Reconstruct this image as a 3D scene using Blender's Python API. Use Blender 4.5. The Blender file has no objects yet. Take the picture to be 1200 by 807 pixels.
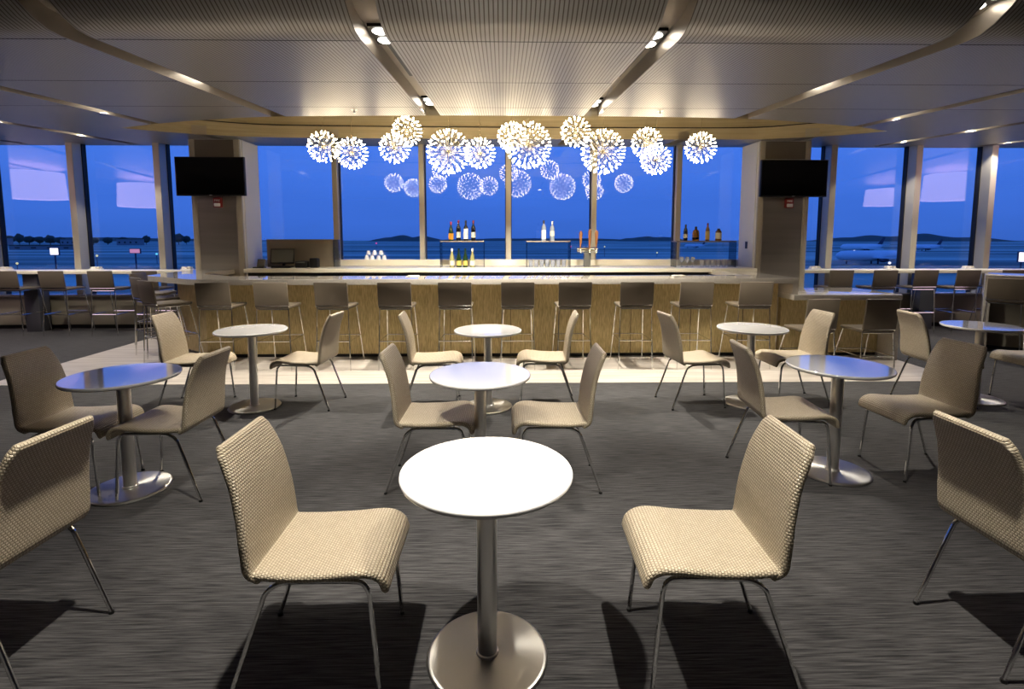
import bpy, bmesh, math, random
from mathutils import Vector, Matrix, noise
random.seed(7)
PI = math.pi
S = bpy.context.scene
COL = S.collection

# ------------------------------------------------------------------ camera, world, exposure
cd = bpy.data.cameras.new('camera'); cam = bpy.data.objects.new('camera', cd); COL.objects.link(cam)
cd.sensor_width = 36.0; cd.lens = 18.3; cd.shift_y = -65.5 / 1200; cd.clip_end = 6000; cd.clip_start = 0.05
cam.location = (0, 0, 1.574); cam.rotation_euler = (math.radians(90 - 5.5), 0, -0.017)
S.camera = cam
S.view_settings.view_transform = 'Standard'; S.view_settings.look = 'None'
S.view_settings.gamma = 1; S.view_settings.use_curve_mapping = False
S.view_settings.exposure = 0.0

w = bpy.data.worlds.new('dusk_sky'); S.world = w; w.use_nodes = True
nt = w.node_tree; nt.nodes.clear()
wo = nt.nodes.new('ShaderNodeOutputWorld'); bg = nt.nodes.new('ShaderNodeBackground')
tc = nt.nodes.new('ShaderNodeTexCoord'); sx = nt.nodes.new('ShaderNodeSeparateXYZ')
cr = nt.nodes.new('ShaderNodeValToRGB'); nz = nt.nodes.new('ShaderNodeTexNoise'); mp = nt.nodes.new('ShaderNodeMapping')
mp.inputs['Scale'].default_value = (1.5, 1.5, 9); nz.inputs['Scale'].default_value = 2.2; nz.inputs['Detail'].default_value = 3
ad = nt.nodes.new('ShaderNodeMath'); ad.operation = 'MULTIPLY_ADD'; ad.inputs[1].default_value = 0.10
nt.links.new(tc.outputs['Generated'], sx.inputs[0]); nt.links.new(tc.outputs['Generated'], mp.inputs[0]); nt.links.new(mp.outputs[0], nz.inputs[0])
nt.links.new(nz.outputs['Fac'], ad.inputs[0]); nt.links.new(sx.outputs['Z'], ad.inputs[2])
nt.links.new(ad.outputs[0], cr.inputs[0])
e = cr.color_ramp.elements
e[0].position = 0.0; e[0].color = (0.036, 0.13, 0.55, 1)
e[1].position = 0.6; e[1].color = (0.050, 0.18, 0.80, 1)
x = e.new(0.09); x.color = (0.050, 0.17, 0.74, 1)
x = e.new(0.25); x.color = (0.068, 0.225, 0.95, 1)
nt.links.new(cr.outputs[0], bg.inputs[0]); bg.inputs[1].default_value = 1.0; nt.links.new(bg.outputs[0], wo.inputs[0])

K = dict(spot=2.8, bulb=19.0, shade=2.8)
S.cycles.use_adaptive_sampling = False

# ------------------------------------------------------------------ helpers
def lin(r, g, b):
    f = lambda c: (c / 255 / 12.92) if c / 255 <= 0.04045 else ((c / 255 + 0.055) / 1.055) ** 2.4
    return (f(r), f(g), f(b), 1)

def mat(name, col, rough=0.5, metal=0.0, spec=0.5, aniso=0.0, emit=None, es=0.0, coat=0.0):
    m = bpy.data.materials.new(name); m.use_nodes = True
    b = m.node_tree.nodes['Principled BSDF']
    b.inputs['Base Color'].default_value = col; b.inputs['Roughness'].default_value = rough
    b.inputs['Metallic'].default_value = metal; b.inputs['Specular IOR Level'].default_value = spec
    b.inputs['Anisotropic'].default_value = aniso; b.inputs['Coat Weight'].default_value = coat
    b.inputs['Coat Roughness'].default_value = 0.05
    if emit: b.inputs['Emission Color'].default_value = emit; b.inputs['Emission Strength'].default_value = es
    return m

def N(m, t, **k):
    n = m.node_tree.nodes.new(t)
    for a, v in k.items(): setattr(n, a, v)
    return n
def Lk(m, a, b): m.node_tree.links.new(a, b)
def BS(m): return m.node_tree.nodes['Principled BSDF']

def streaks(m, c1, c2, scale=(1, 1, 1), nscale=1.0, detail=4, rot=(0, 0, 0), lo=0.35, hi=0.65, bump=0.0, bdist=0.002, coord='Object', mid=None):
    """noise stretched along an axis drives the base colour (and a little bump)"""
    t = N(m, 'ShaderNodeTexCoord'); mp = N(m, 'ShaderNodeMapping'); n = N(m, 'ShaderNodeTexNoise'); r = N(m, 'ShaderNodeValToRGB')
    mp.inputs['Scale'].default_value = scale; mp.inputs['Rotation'].default_value = rot
    n.inputs['Scale'].default_value = nscale; n.inputs['Detail'].default_value = detail
    r.color_ramp.elements[0].position = lo; r.color_ramp.elements[0].color = c1
    r.color_ramp.elements[1].position = hi; r.color_ramp.elements[1].color = c2
    if mid: q = r.color_ramp.elements.new(mid[0]); q.color = mid[1]
    Lk(m, t.outputs[coord], mp.inputs[0]); Lk(m, mp.outputs[0], n.inputs[0]); Lk(m, n.outputs['Fac'], r.inputs[0])
    Lk(m, r.outputs[0], BS(m).inputs['Base Color'])
    if bump:
        b = N(m, 'ShaderNodeBump'); b.inputs['Strength'].default_value = bump; b.inputs['Distance'].default_value = bdist
        Lk(m, n.outputs['Fac'], b.inputs['Height']); Lk(m, b.outputs[0], BS(m).inputs['Normal'])
    return n, r

# ------------------------------------------------------------------ materials
M = {}
M['carpet'] = mat('carpet', (0.05, 0.05, 0.05, 1), 0.95, spec=0.15)
streaks(M['carpet'], (0.009, 0.009, 0.0096, 1), (0.076, 0.073, 0.073, 1), scale=(3.6, 74, 1), nscale=1.6, detail=5, lo=0.33, hi=0.70, bump=0.8, bdist=0.006)
BS(M['carpet']).inputs['Sheen Weight'].default_value = 0.15; BS(M['carpet']).inputs['Sheen Roughness'].default_value = 0.5
M['plank'] = mat('pale_plank', (0.6, 0.55, 0.48, 1), 0.35, spec=0.4)
streaks(M['plank'], (0.36, 0.31, 0.26, 1), (0.53, 0.48, 0.42, 1), scale=(0.8, 9, 1), nscale=1.5, detail=5, rot=(0, 0, -0.6), lo=0.3, hi=0.62)
# ceiling: satin aluminium with fine lengthwise grooves
def ceiling_mat():
    m = mat('ribbed_metal_ceiling', (0.50, 0.46, 0.42, 1), 0.40, 0.7)
    t = N(m, 'ShaderNodeTexCoord'); s = N(m, 'ShaderNodeSeparateXYZ'); Lk(m, t.outputs['Object'], s.inputs[0])
    a = N(m, 'ShaderNodeMath', operation='MULTIPLY'); a.inputs[1].default_value = 1 / 0.0275; Lk(m, s.outputs['X'], a.inputs[0])
    f = N(m, 'ShaderNodeMath', operation='FRACT'); Lk(m, a.outputs[0], f.inputs[0])
    p = N(m, 'ShaderNodeMath', operation='PINGPONG'); p.inputs[1].default_value = 0.5; Lk(m, f.outputs[0], p.inputs[0])
    r = N(m, 'ShaderNodeValToRGB'); Lk(m, p.outputs[0], r.inputs[0])
    r.color_ramp.elements[0].position = 0.06; r.color_ramp.elements[0].color = (0.16, 0.135, 0.11, 1)
    r.color_ramp.elements[1].position = 0.20; r.color_ramp.elements[1].color = (0.54, 0.52, 0.50, 1)
    Lk(m, r.outputs[0], BS(m).inputs['Base Color'])
    b = N(m, 'ShaderNodeBump'); b.inputs['Strength'].default_value = 0.35; b.inputs['Distance'].default_value = 0.003
    Lk(m, r.outputs[0], b.inputs['Height']); Lk(m, b.outputs[0], BS(m).inputs['Normal'])
    return m
M['ceiling'] = ceiling_mat()
M['channel'] = mat('channel_metal', (0.42, 0.37, 0.31, 1), 0.38, 0.6)
M['seam'] = mat('dark_seam_and_step_shade', (0.03, 0.027, 0.022, 1), 0.8)
M['coffer'] = mat('coffer_veneer', (0.42, 0.35, 0.22, 1), 0.5)
streaks(M['coffer'], (0.40, 0.33, 0.20, 1), (0.50, 0.42, 0.27, 1), scale=(0.6, 4, 30), nscale=1.0, lo=0.3, hi=0.7)
M['black'] = mat('black_plastic', (0.006, 0.006, 0.006, 1), 0.35)
M['screen'] = mat('tv_glass', (0.002, 0.002, 0.002, 1), 0.12, spec=0.6)
M['lamp'] = mat('lamp_lens', (1, 1, 1, 1), 0.4, emit=(1, 0.93, 0.82, 1), es=12)
M['white'] = mat('white_paint', (0.76, 0.74, 0.70, 1), 0.6)
M['wall'] = mat('taupe_wall', (0.16, 0.14, 0.12, 1), 0.8)
M['beige'] = mat('beige_frame', (0.40, 0.36, 0.28, 1), 0.5)
M['brownpanel'] = mat('bronze_panel', (0.17, 0.14, 0.10, 1), 0.45, 0.3)
M['mull'] = mat('mullion_metal', (0.46, 0.42, 0.33, 1), 0.32, 0.3)
M['gasket'] = mat('black_gasket', (0.004, 0.004, 0.006, 1), 0.6)
M['steel'] = mat('brushed_steel_panel', (0.46, 0.43, 0.38, 1), 0.34, 0.8)
streaks(M['steel'], (0.40, 0.37, 0.31, 1), (0.50, 0.465, 0.395, 1), scale=(0.25, 1, 4), nscale=1.4, detail=3, lo=0.35, hi=0.65)
M['chrome'] = mat('chrome', (0.72, 0.72, 0.70, 1), 0.08, 1.0)
M['brushed'] = mat('brushed_steel', (0.80, 0.78, 0.74, 1), 0.33, 0.9, aniso=0.0)
M['disc'] = mat('spun_steel', (0.50, 0.485, 0.45, 1), 0.36, 1.0, aniso=0.75)
for k in ('disc',):
    t = N(M[k], 'ShaderNodeTangent'); t.direction_type = 'RADIAL'; t.axis = 'Z'; Lk(M[k], t.outputs[0], BS(M[k]).inputs['Tangent'])
M['tabletop'] = mat('white_laminate', (0.78, 0.77, 0.76, 1), 0.06, spec=0.9, coat=1.0)
M['stone'] = mat('grey_quartz', (0.52, 0.48, 0.42, 1), 0.08, spec=0.8, coat=.6)
streaks(M['stone'], (0.46, 0.42, 0.36, 1), (0.58, 0.54, 0.475, 1), scale=(30, 30, 30), nscale=3, detail=3, lo=0.3, hi=0.7)
M['cream'] = mat('cream_counter', (0.76, 0.71, 0.57, 1), 0.30)
M['brass'] = mat('bronze_bar_front', (0.4, 0.3, 0.14, 1), 0.38, 0.55)
n_, r_ = streaks(M['brass'], (0.44, 0.33, 0.14, 1), (0.72, 0.58, 0.29, 1), scale=(70, 70, 7.0), nscale=1.6, detail=4, lo=0.32, hi=0.68, bump=0.4, bdist=0.003)
M['darkcab'] = mat('dark_cabinet', (0.012, 0.011, 0.010, 1), 0.4)
M['radiator'] = mat('radiator_panel', (0.22, 0.19, 0.14, 1), 0.55)
M['ledge'] = mat('ledge_gloss', (0.30, 0.28, 0.25, 1), 0.2)
M['support'] = mat('dark_support', (0.075, 0.075, 0.085, 1), 0.5)
M['upholstery'] = mat('taupe_vinyl', (0.115, 0.092, 0.066, 1), 0.5)
M['spoke'] = mat('spoke_wire', (0.75, 0.70, 0.6, 1), 0.25, 1.0)
M['bulb'] = mat('lit_bulb', (1, 1, 1, 1), 0.4, emit=(1.0, 0.83, 0.56, 1), es=K['bulb'])
M['shade'] = mat('glowing_shade', (0.8, 0.7, 0.75, 1), 0.7, emit=(1.0, 0.72, 0.86, 1), es=K['shade'])
M['red'] = mat('red_plastic', (0.22, 0.012, 0.010, 1), 0.35)
M['clearw'] = mat('white_lens', (0.8, 0.8, 0.8, 1), 0.2)
M['paper'] = mat('white_paper', (0.8, 0.76, 0.68, 1), 0.8)
M['redlabel'] = mat('red_label', (0.45, 0.03, 0.03, 1), 0.5)
M['acrylic'] = mat('smoked_panel', (0.10, 0.10, 0.09, 1), 0.15)
M['shelf'] = mat('bronze_shelf', (0.24, 0.20, 0.15, 1), 0.4, 0.4)

def weave():
    m = mat('woven_vinyl', (0.5, 0.43, 0.32, 1), 0.42, 0.1, spec=0.5)
    u = N(m, 'ShaderNodeUVMap'); b = N(m, 'ShaderNodeTexBrick')
    b.offset = 0.5; b.inputs['Scale'].default_value = 1.0
    b.inputs['Brick Width'].default_value = 0.0125; b.inputs['Row Height'].default_value = 0.0105
    b.inputs['Mortar Size'].default_value = 0.0030; b.inputs['Mortar Smooth'].default_value = 1.0
    b.inputs['Color1'].default_value = (0.56, 0.485, 0.355, 1); b.inputs['Color2'].default_value = (0.48, 0.41, 0.295, 1)
    b.inputs['Mortar'].default_value = (0.24, 0.185, 0.12, 1)
    Lk(m, u.outputs[0], b.inputs['Vector']); Lk(m, b.outputs['Color'], BS(m).inputs['Base Color'])
    bp = N(m, 'ShaderNodeBump'); bp.invert = True; bp.inputs['Strength'].default_value = 0.7; bp.inputs['Distance'].default_value = 0.0035
    Lk(m, b.outputs['Fac'], bp.inputs['Height']); Lk(m, bp.outputs[0], BS(m).inputs['Normal'])
    return m
M['weave'] = weave()

def glass_mat(name, tint=(1, 1, 1, 1), ior=1.5, rough=0.0, haze=0.0):
    m = bpy.data.materials.new(name); m.use_nodes = True; n = m.node_tree.nodes; n.clear()
    o = n.new('ShaderNodeOutputMaterial'); mx = n.new('ShaderNodeMixShader'); tr = n.new('ShaderNodeBsdfTransparent')
    gl = n.new('ShaderNodeBsdfGlossy'); fr = n.new('ShaderNodeFresnel')
    tr.inputs[0].default_value = tint; gl.inputs['Roughness'].default_value = rough; ge = n.new('ShaderNodeNewGeometry'); mi = n.new('ShaderNodeMath'); mi.operation = 'MULTIPLY_ADD'; mi.inputs[1].default_value = 1 / ior - ior; mi.inputs[2].default_value = ior
    m.node_tree.links.new(ge.outputs['Backfacing'], mi.inputs[0]); m.node_tree.links.new(mi.outputs[0], fr.inputs[0])
    l = m.node_tree.links
    l.new(fr.outputs[0], mx.inputs[0]); l.new(tr.outputs[0], mx.inputs[1]); l.new(gl.outputs[0], mx.inputs[2]); 
    if haze:
        m2 = n.new('ShaderNodeMixShader'); df = n.new('ShaderNodeBsdfDiffuse'); df.inputs[0].default_value = (.9, .93, 1, 1); m2.inputs[0].default_value = haze
        l.new(mx.outputs[0], m2.inputs[1]); l.new(df.outputs[0], m2.inputs[2]); l.new(m2.outputs[0], o.inputs[0])
    else: l.new(mx.outputs[0], o.inputs[0])
    return m
M['glass'] = glass_mat('window_glass', (0.985, 0.99, 1, 1), 1.62)
M['clear'] = glass_mat('clear_glass', (0.96, 0.97, 0.98, 1), 1.4)
M['tumbler'] = glass_mat('tumbler_glass', (0.97, 0.98, 1, 1), 1.4, haze=.06)
M['smoke'] = glass_mat('smoked_glass', (0.55, 0.57, 0.60, 1), 1.5)
def flat(name, c, rough=0.4, **k): M[name] = mat(name, c, rough, **k); return M[name]
flat('btl_green', (0.012, 0.030, 0.010, 1), 0.08); flat('btl_black', (0.006, 0.006, 0.006, 1), 0.08)
flat('btl_amber', (0.16, 0.07, 0.010, 1), 0.08); flat('btl_pale', (0.25, 0.24, 0.10, 1), 0.08)
flat('btl_clear', (0.26, 0.30, 0.36, 1), 0.06); flat('lab_cream', (0.70, 0.65, 0.50, 1)); flat('lab_orange', (0.70, 0.30, 0.02, 1))
flat('lab_gold', (0.55, 0.40, 0.10, 1)); flat('cap_red', (0.25, 0.01, 0.02, 1)); flat('wood_tap', (0.30, 0.12, 0.035, 1))

# ------------------------------------------------------------------ mesh builders
class MB:
    def __init__(s): s.bm = bmesh.new()
    def box(s, a, b, bev=0.0, seg=2, mi=0):
        v = [s.bm.verts.new((x, y, z)) for x in (a[0], b[0]) for y in (a[1], b[1]) for z in (a[2], b[2])]
        f = [s.bm.faces.new([v[i] for i in q]) for q in ((0, 1, 3, 2), (4, 6, 7, 5), (0, 4, 5, 1), (2, 3, 7, 6), (0, 2, 6, 4), (1, 5, 7, 3))]
        for q in f: q.material_index = mi
        if bev:
            es = list({e for q in f for e in q.edges})
            r = bmesh.ops.bevel(s.bm, geom=es, offset=bev, segments=seg, affect='EDGES', profile=0.5)
            for q in r['faces']: q.material_index = mi
        return s
    def tube(s, pts, r, n=10, caps=True, mi=0):
        pts = [Vector(p) for p in pts]; rr = r if isinstance(r, (list, tuple)) else [r] * len(pts)
        rings = []; up = None
        for i, p in enumerate(pts):
            t = ((pts[i + 1] - p) if i == 0 else (p - pts[i - 1]) if i == len(pts) - 1 else (pts[i + 1] - p).normalized() + (p - pts[i - 1]).normalized()).normalized()
            if up is None: up = t.orthogonal().normalized()
            up = (up - t * up.dot(t)).normalized(); q = t.cross(up)
            rings.append([s.bm.verts.new(p + (up * math.cos(2 * PI * k / n) + q * math.sin(2 * PI * k / n)) * rr[i]) for k in range(n)])
        for a, b in zip(rings, rings[1:]):
            for k in range(n):
                f = s.bm.faces.new((a[k], a[(k + 1) % n], b[(k + 1) % n], b[k])); f.smooth = True; f.material_index = mi
        if caps:
            for q, rv in ((rings[0], True), (rings[-1], False)):
                f = s.bm.faces.new(list(reversed(q)) if rv else q); f.material_index = mi
        return s
    def lathe(s, prof, n=32, c=(0, 0, 0), mi=0, smooth=True):
        rings = []
        for r, z in prof:
            if r < 1e-6: rings.append([s.bm.verts.new((c[0], c[1], c[2] + z))])
            else: rings.append([s.bm.verts.new((c[0] + r * math.cos(2 * PI * k / n), c[1] + r * math.sin(2 * PI * k / n), c[2] + z)) for k in range(n)])
        for a, b in zip(rings, rings[1:]):
            for k in range(n):
                k2 = (k + 1) % n
                if len(a) == 1 and len(b) == 1: continue
                vs = (a[0], b[k2], b[k]) if len(a) == 1 else (a[k], a[k2], b[0]) if len(b) == 1 else (a[k], a[k2], b[k2], b[k])
                try: f = s.bm.faces.new(vs); f.smooth = smooth; f.material_index = mi
                except ValueError: pass
        return s
    def prism(s, poly, z0, z1, bev=0.0, mi=0):
        a = [s.bm.verts.new((x, y, z0)) for x, y in poly]; b = [s.bm.verts.new((x, y, z1)) for x, y in poly]
        fs = [s.bm.faces.new(list(reversed(a))), s.bm.faces.new(b)]
        for i in range(len(poly)):
            j = (i + 1) % len(poly); fs.append(s.bm.faces.new((a[i], a[j], b[j], b[i])))
        for q in fs: q.material_index = mi
        if bev:
            es = list({e for q in fs[:2] for e in q.edges}); bmesh.ops.bevel(s.bm, geom=es, offset=bev, segments=2, affect='EDGES', profile=0.5)
        return s
    def build(s, name, m=None, parent=None, loc=None, sharp=35):
        bmesh.ops.recalc_face_normals(s.bm, faces=s.bm.faces)
        me = bpy.data.meshes.new(name); s.bm.to_mesh(me); s.bm.free()
        for k in (m if isinstance(m, (list, tuple)) else [m]): me.materials.append(M[k] if isinstance(k, str) else k)
        try: me.set_sharp_from_angle(angle=math.radians(sharp))
        except Exception: pass
        o = bpy.data.objects.new(name, me); COL.objects.link(o)
        if parent: o.parent = parent
        if loc: o.location = loc
        return o

def tag(o, label, cat=None, group=None, kind=None):
    o['label'] = label
    if cat: o['category'] = cat
    if group: o['group'] = group
    if kind: o['kind'] = kind
    return o
def thing(name, label, cat, loc=(0, 0, 0), rz=0.0, group=None):
    o = bpy.data.objects.new(name, None); COL.objects.link(o); o.empty_display_size = 0.1
    o.location = loc; o.rotation_euler = (0, 0, rz)
    return tag(o, label, cat, group)
def struct(o, label): return tag(o, label, None, None, 'structure')
def dup(root, loc, rz, label, group=None):
    r = root.copy(); COL.objects.link(r); r.location = loc; r.rotation_euler = (0, 0, rz); r['label'] = label
    if group: r['group'] = group
    for ch in list(root.children):
        c = ch.copy(); COL.objects.link(c); c.parent = r
        for g in list(ch.children):
            d = g.copy(); COL.objects.link(d); d.parent = c
    return r
def catmull(pts, n=6):
    P = [Vector(p) for p in pts]; P = [P[0] * 2 - P[1]] + P + [P[-1] * 2 - P[-2]]; out = []
    for i in range(1, len(P) - 2):
        for k in range(n):
            t = k / n; a, b, c, d = P[i - 1:i + 3]
            out.append(0.5 * ((2 * b) + (c - a) * t + (2 * a - 5 * b + 4 * c - d) * t * t + (-a + 3 * b - 3 * c + d) * t ** 3))
    out.append(P[-2]); return out

# ------------------------------------------------------------------ room shell
YW = 9.40
XL, XR, YB = -13.6, 13.6, -5.0
def cz(y):   # ceiling height profile
    if y >= 3.45: return 2.838 + 0.063 * (y - 3.5)
    pts = [(3.45, 2.835), (3.35, 2.84), (3.25, 2.872), (3.15, 2.93), (3.0, 3.06), (2.8, 3.20), (2.5, 3.30), (2.0, 3.34), (-6, 3.34)]
    for (y1, z1), (y0, z0) in zip(pts, pts[1:]):
        if y0 <= y <= y1: return z0 + (z1 - z0) * (y - y0) / (y1 - y0)
    return 3.34
def interp(x, pts):
    if x <= pts[0][0]: return pts[0][1]
    for (a, b), (c, d) in zip(pts, pts[1:]):
        if x <= c:
            t = (x - a) / (c - a); return b + (d - b) * t
    return pts[-1][1]
def smooth_pts(p): return [(v.x, v.y) for v in catmull([(a, b, 0) for a, b in p], 8)]
NEAR = smooth_pts([(-5.25, 7.42), (-4.5, 7.03), (-3.8, 6.74), (-2.8, 6.45), (-1.2, 6.33), (0, 6.31), (1.3, 6.33), (2.9, 6.45), (4.0, 6.78), (4.75, 7.08), (5.45, 7.47)])
FAR = smooth_pts([(-5.25, 7.43), (-4.9, 7.80), (-4.4, 8.12), (-3.6, 8.38), (-2, 8.47), (0, 8.5), (2, 8.5), (3.9, 8.46), (4.6, 8.2), (5.1, 7.9), (5.45, 7.48)])
CHX = [-11.98, -10.12, -8.26, -6.40, -4.54, -2.68, -0.82, 1.04, 2.90, 4.76, 6.62, 8.48, 10.34, 12.20]
CW, CD = 0.085, 0.13

def build_ceiling():
    mb = MB(); bm = mb.bm
    xs = set([XL, XR])
    for c in CHX: xs.add(round(c - CW, 4)); xs.add(round(c + CW, 4))
    k = -5.25
    while k <= 5.45: xs.add(round(k, 4)); k += 0.15
    xs.add(5.45)
    xs = sorted(xs)
    xs = [x for i, x in enumerate(xs) if i == 0 or x - xs[i - 1] > 0.004 or any(abs(abs(x - c) - CW) < 1e-3 for c in CHX)]
    def q(a, b, c, d, mi, sm=True):
        f = bm.faces.new([bm.verts.new(p) for p in (a, b, c, d)]); f.material_index = mi; f.smooth = sm
    ys0 = [YB, 0, 2.0, 2.5, 2.8, 2.9, 3.0, 3.05, 3.1, 3.15, 3.2, 3.25, 3.3, 3.35, 3.4, 3.45, 3.5]
    for x0, x1 in zip(xs, xs[1:]):
        xm = (x0 + x1) / 2; inch = any(abs(xm - c) < CW for c in CHX); dz = CD if inch else 0; mi = 1 if inch else 0
        segs = []
        if -5.25 < xm < 5.45:
            segs = [[(y, y) for y in ys0] + [(5, 5), (interp(x0, NEAR), interp(x1, NEAR))], [(interp(x0, FAR), interp(x1, FAR)), (YW + .1, YW + .1)]]
        else: segs = [[(y, y) for y in ys0] + [(5, 5), (YW + .1, YW + .1)]]
        for sg in segs:
            for (a0, a1), (b0, b1) in zip(sg, sg[1:]):
                q((x0, a0, cz(a0) + dz), (x1, a1, cz(a1) + dz), (x1, b1, cz(b1) + dz), (x0, b0, cz(b0) + dz), mi)
            if inch:
                for (xx, j) in ((x0, 0), (x1, 1)):
                    if any(abs(abs(xx - c) - CW) < 1e-3 for c in CHX):
                        for a, b in zip(sg, sg[1:]):
                            q((xx, a[j], cz(a[j])), (xx, b[j], cz(b[j])), (xx, b[j], cz(b[j]) + CD), (xx, a[j], cz(a[j]) + CD), 1, True)
                for en in (sg[0], sg[-1]):
                    q((x0, en[0], cz(en[0])), (x1, en[1], cz(en[1])), (x1, en[1], cz(en[1]) + CD), (x0, en[0], cz(en[0]) + CD), 1, False)
    bmesh.ops.remove_doubles(bm, verts=bm.verts, dist=1e-4)
    o = mb.build('ceiling', ['ceiling', 'channel'], sharp=40)
    struct(o, 'ribbed satin metal ceiling panels with recessed lengthwise channels')
build_ceiling()
# seams across the panels (dark gaps), a thin strip each
ti = [0]
def trim(o, label): ti[0] += 1; o.name = 'trim_%d' % ti[0]; return struct(o, label)
for ys in (3.5, 4.64, 5.80):
    mb = MB(); edges = [XL] + [v for c in CHX for v in (c - CW, c + CW)] + [XR]
    for a, b in zip(edges[::2], edges[1::2]): mb.box((a + .01, ys - .005, cz(ys) - .0010), (b - .01, ys + (.005 if ys < 4 else .003), cz(ys) + .004))
    trim(mb.build('trim', 'seam'), 'dark narrow seam across the ribbed ceiling panels')

# coffer above the bar: vertical veneer rim in two steps and a top
def coffer():
    mb = MB(); bm = mb.bm
    def ring(off): # outline polygon, grown by off in y
        n = [(x, y) for x, y in NEAR]; f = [(x, y) for x, y in reversed(FAR)]
        return n + f
    P = ring(0)
    cx = 0.1; cy = 7.45
    def grow(p, k): return (cx + (p[0] - cx) * (1 + k * 0.25), cy + (p[1] - cy) * (1 + k))
    def wall(pa, za, pb, zb):
        n = len(pa)
        for i in range(n):
            j = (i + 1) % n
            f = bm.faces.new([bm.verts.new((pa[i][0], pa[i][1], za(pa[i]))), bm.verts.new((pa[j][0], pa[j][1], za(pa[j]))), bm.verts.new((pb[j][0], pb[j][1], zb(pb[j]))), bm.verts.new((pb[i][0], pb[i][1], zb(pb[i])))])
            f.smooth = False
    zc = lambda p: cz(p[1]); z1 = lambda p: 3.345; z2 = lambda p: 3.62
    Q = [grow(p, 0.05) for p in P]
    zl = lambda p: 3.328
    wall(P, zc, P, zl); n0 = len(bm.faces); wall(P, zl, P, z1)
    bm.faces.ensure_lookup_table()
    for f in bm.faces[n0:]: f.material_index = 1  # dark ring painted on the rim for the shadow line at the step
    wall(P, z1, Q, z1); wall(Q, z1, Q, z2)
    f = bm.faces.new([bm.verts.new((p[0], p[1], 3.62)) for p in Q])
    bmesh.ops.remove_doubles(bm, verts=bm.verts, dist=1e-4)
    trim(mb.build('trim', ['coffer', 'seam'], sharp=20), 'beige lens-shaped ceiling recess rim above the bar')
coffer()

# floor: carpet with the pale plank strip in front of the bar
SX0, SX1, SY0 = -5.58, 5.12, 5.56
mb = MB(); mb.box((XL, YB, -.1), (XR, YW, 0)); struct(mb.build('floor', 'carpet'), 'dark grey streaked carpet floor')
mb = MB(); mb.box((SX0, SY0, 0.0), (SX1, YW - .3, 0.004)); struct(mb.build('floor_plank', 'plank'), 'pale plank floor area around the bar').name = 'floor.001'

mb = MB(); mb.box((XL - .1, YB, 0), (XL, YW, 3.5)); struct(mb.build('wall_left', 'wall'), 'plain side wall far left')
mb = MB(); mb.box((XR, YB, 0), (XR + .1, YW, 3.5)); struct(mb.build('wall_right', 'wall'), 'plain side wall far right')
mb = MB(); mb.box((XL, YB - .1, 0), (XR, YB, 3.5)); struct(mb.build('wall_rear', 'wall'), 'plain wall behind the viewer')
# window wall: upstands
mb = MB(); mb.box((-4.3, YW - .12, 0), (4.3, YW + .12, 1.20)); struct(mb.build('wall_back', 'cream'), 'cream upstand under the bar windows')
mb = MB(); mb.box((XL, YW - .04, 0), (-4.3, YW + .12, 0.585)); struct(mb.build('wall_back', 'wall'), 'low wall under the left windows').name = 'wall_back.001'
mb = MB(); mb.box((4.3, YW - .04, 0), (XR, YW + .12, 0.585)); struct(mb.build('wall_back', 'wall'), 'low wall under the right windows').name = 'wall_back.002'
mb = MB(); mb.box((XL, YW - .02, 3.215), (XR, YW + .15, 3.5)); struct(mb.build('wall_header', 'mull'), 'metal header over the windows').name = 'wall_back.003'

MUL = [-13.2, -11.8, -10.35, -8.90, -7.39, -5.93, -2.94, -1.43, 0.095, 1.61, 3.11, 5.79, 7.30, 8.64, 10.1, 11.55, 13.0]
for x in MUL:
    c = abs(x) < 4
    hw = 0.045 if c else 0.055
    mb = MB(); z0 = 1.20 if c else 0.585; y0 = 9.27 if c else 9.17
    mb.box((x - hw, y0, z0), (x + hw, YW - .01, 3.215), 0.004, 1)
    mb.box((x - hw - .012, YW - .035, z0), (x + hw + .012, YW + .06, 3.215), mi=1)
    trim(mb.build('trim', ['mull', 'gasket']), 'slim metal window mullion')
edges = [XL] + [x for x in MUL if x < -5] + [-4.64] + [x for x in MUL if -4 < x < 4] + [4.62] + [x for x in MUL if x > 5] + [XR]
for i, (a, b) in enumerate(zip(edges, edges[1:])):
    z0 = 1.19 if (a >= -4.7 and b <= 4.7) else 0.58
    mb = MB(); mb.box((a + .005, YW + .005, z0), (b - .005, YW + .017, 3.22))
    struct(mb.build('window_%d' % (i + 1), 'glass'), 'tall clear window pane looking out at dusk')

# ledge / radiator enclosure
for nm, a, b in (('left', XL, -5.06), ('right', 5.06, XR)):
    t = thing('radiator_enclosure', 'long beige radiator cover under the %s windows' % nm, 'radiator cover', ((a + b) / 2, 9.2, 0))
    h = (b - a) / 2
    MB().box((-h, -.10, .56), (h, .158, .60), .006).build('ledge', 'ledge', t)
    MB().box((-h, -.06, .27), (h, .155, .56)).build('upper_panel', 'radiator', t)
    MB().box((-h, -.075, .075), (h, .155, .265), .004).build('lower_panel', 'radiator', t)
    MB().box((-h, -.02, 0), (h, .155, .075)).build('toe_recess', 'darkcab', t)
    t2 = thing('window_counter', 'long narrow stone counter along the %s windows' % nm, 'counter', ((a + b) / 2, 8.95, 0), 0)
    MB().box((-h, -.22, .985), (h, .20, 1.04), .006).build('countertop', 'cream', t2)
    for sxp in ([-7.95, -11.6] if nm == 'left' else [7.35, 11.2]):
        MB().box((sxp - t2.location.x - .12, -.1, 0), (sxp - t2.location.x + .12, .12, .985), .004).build('support', 'support', t2)

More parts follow.
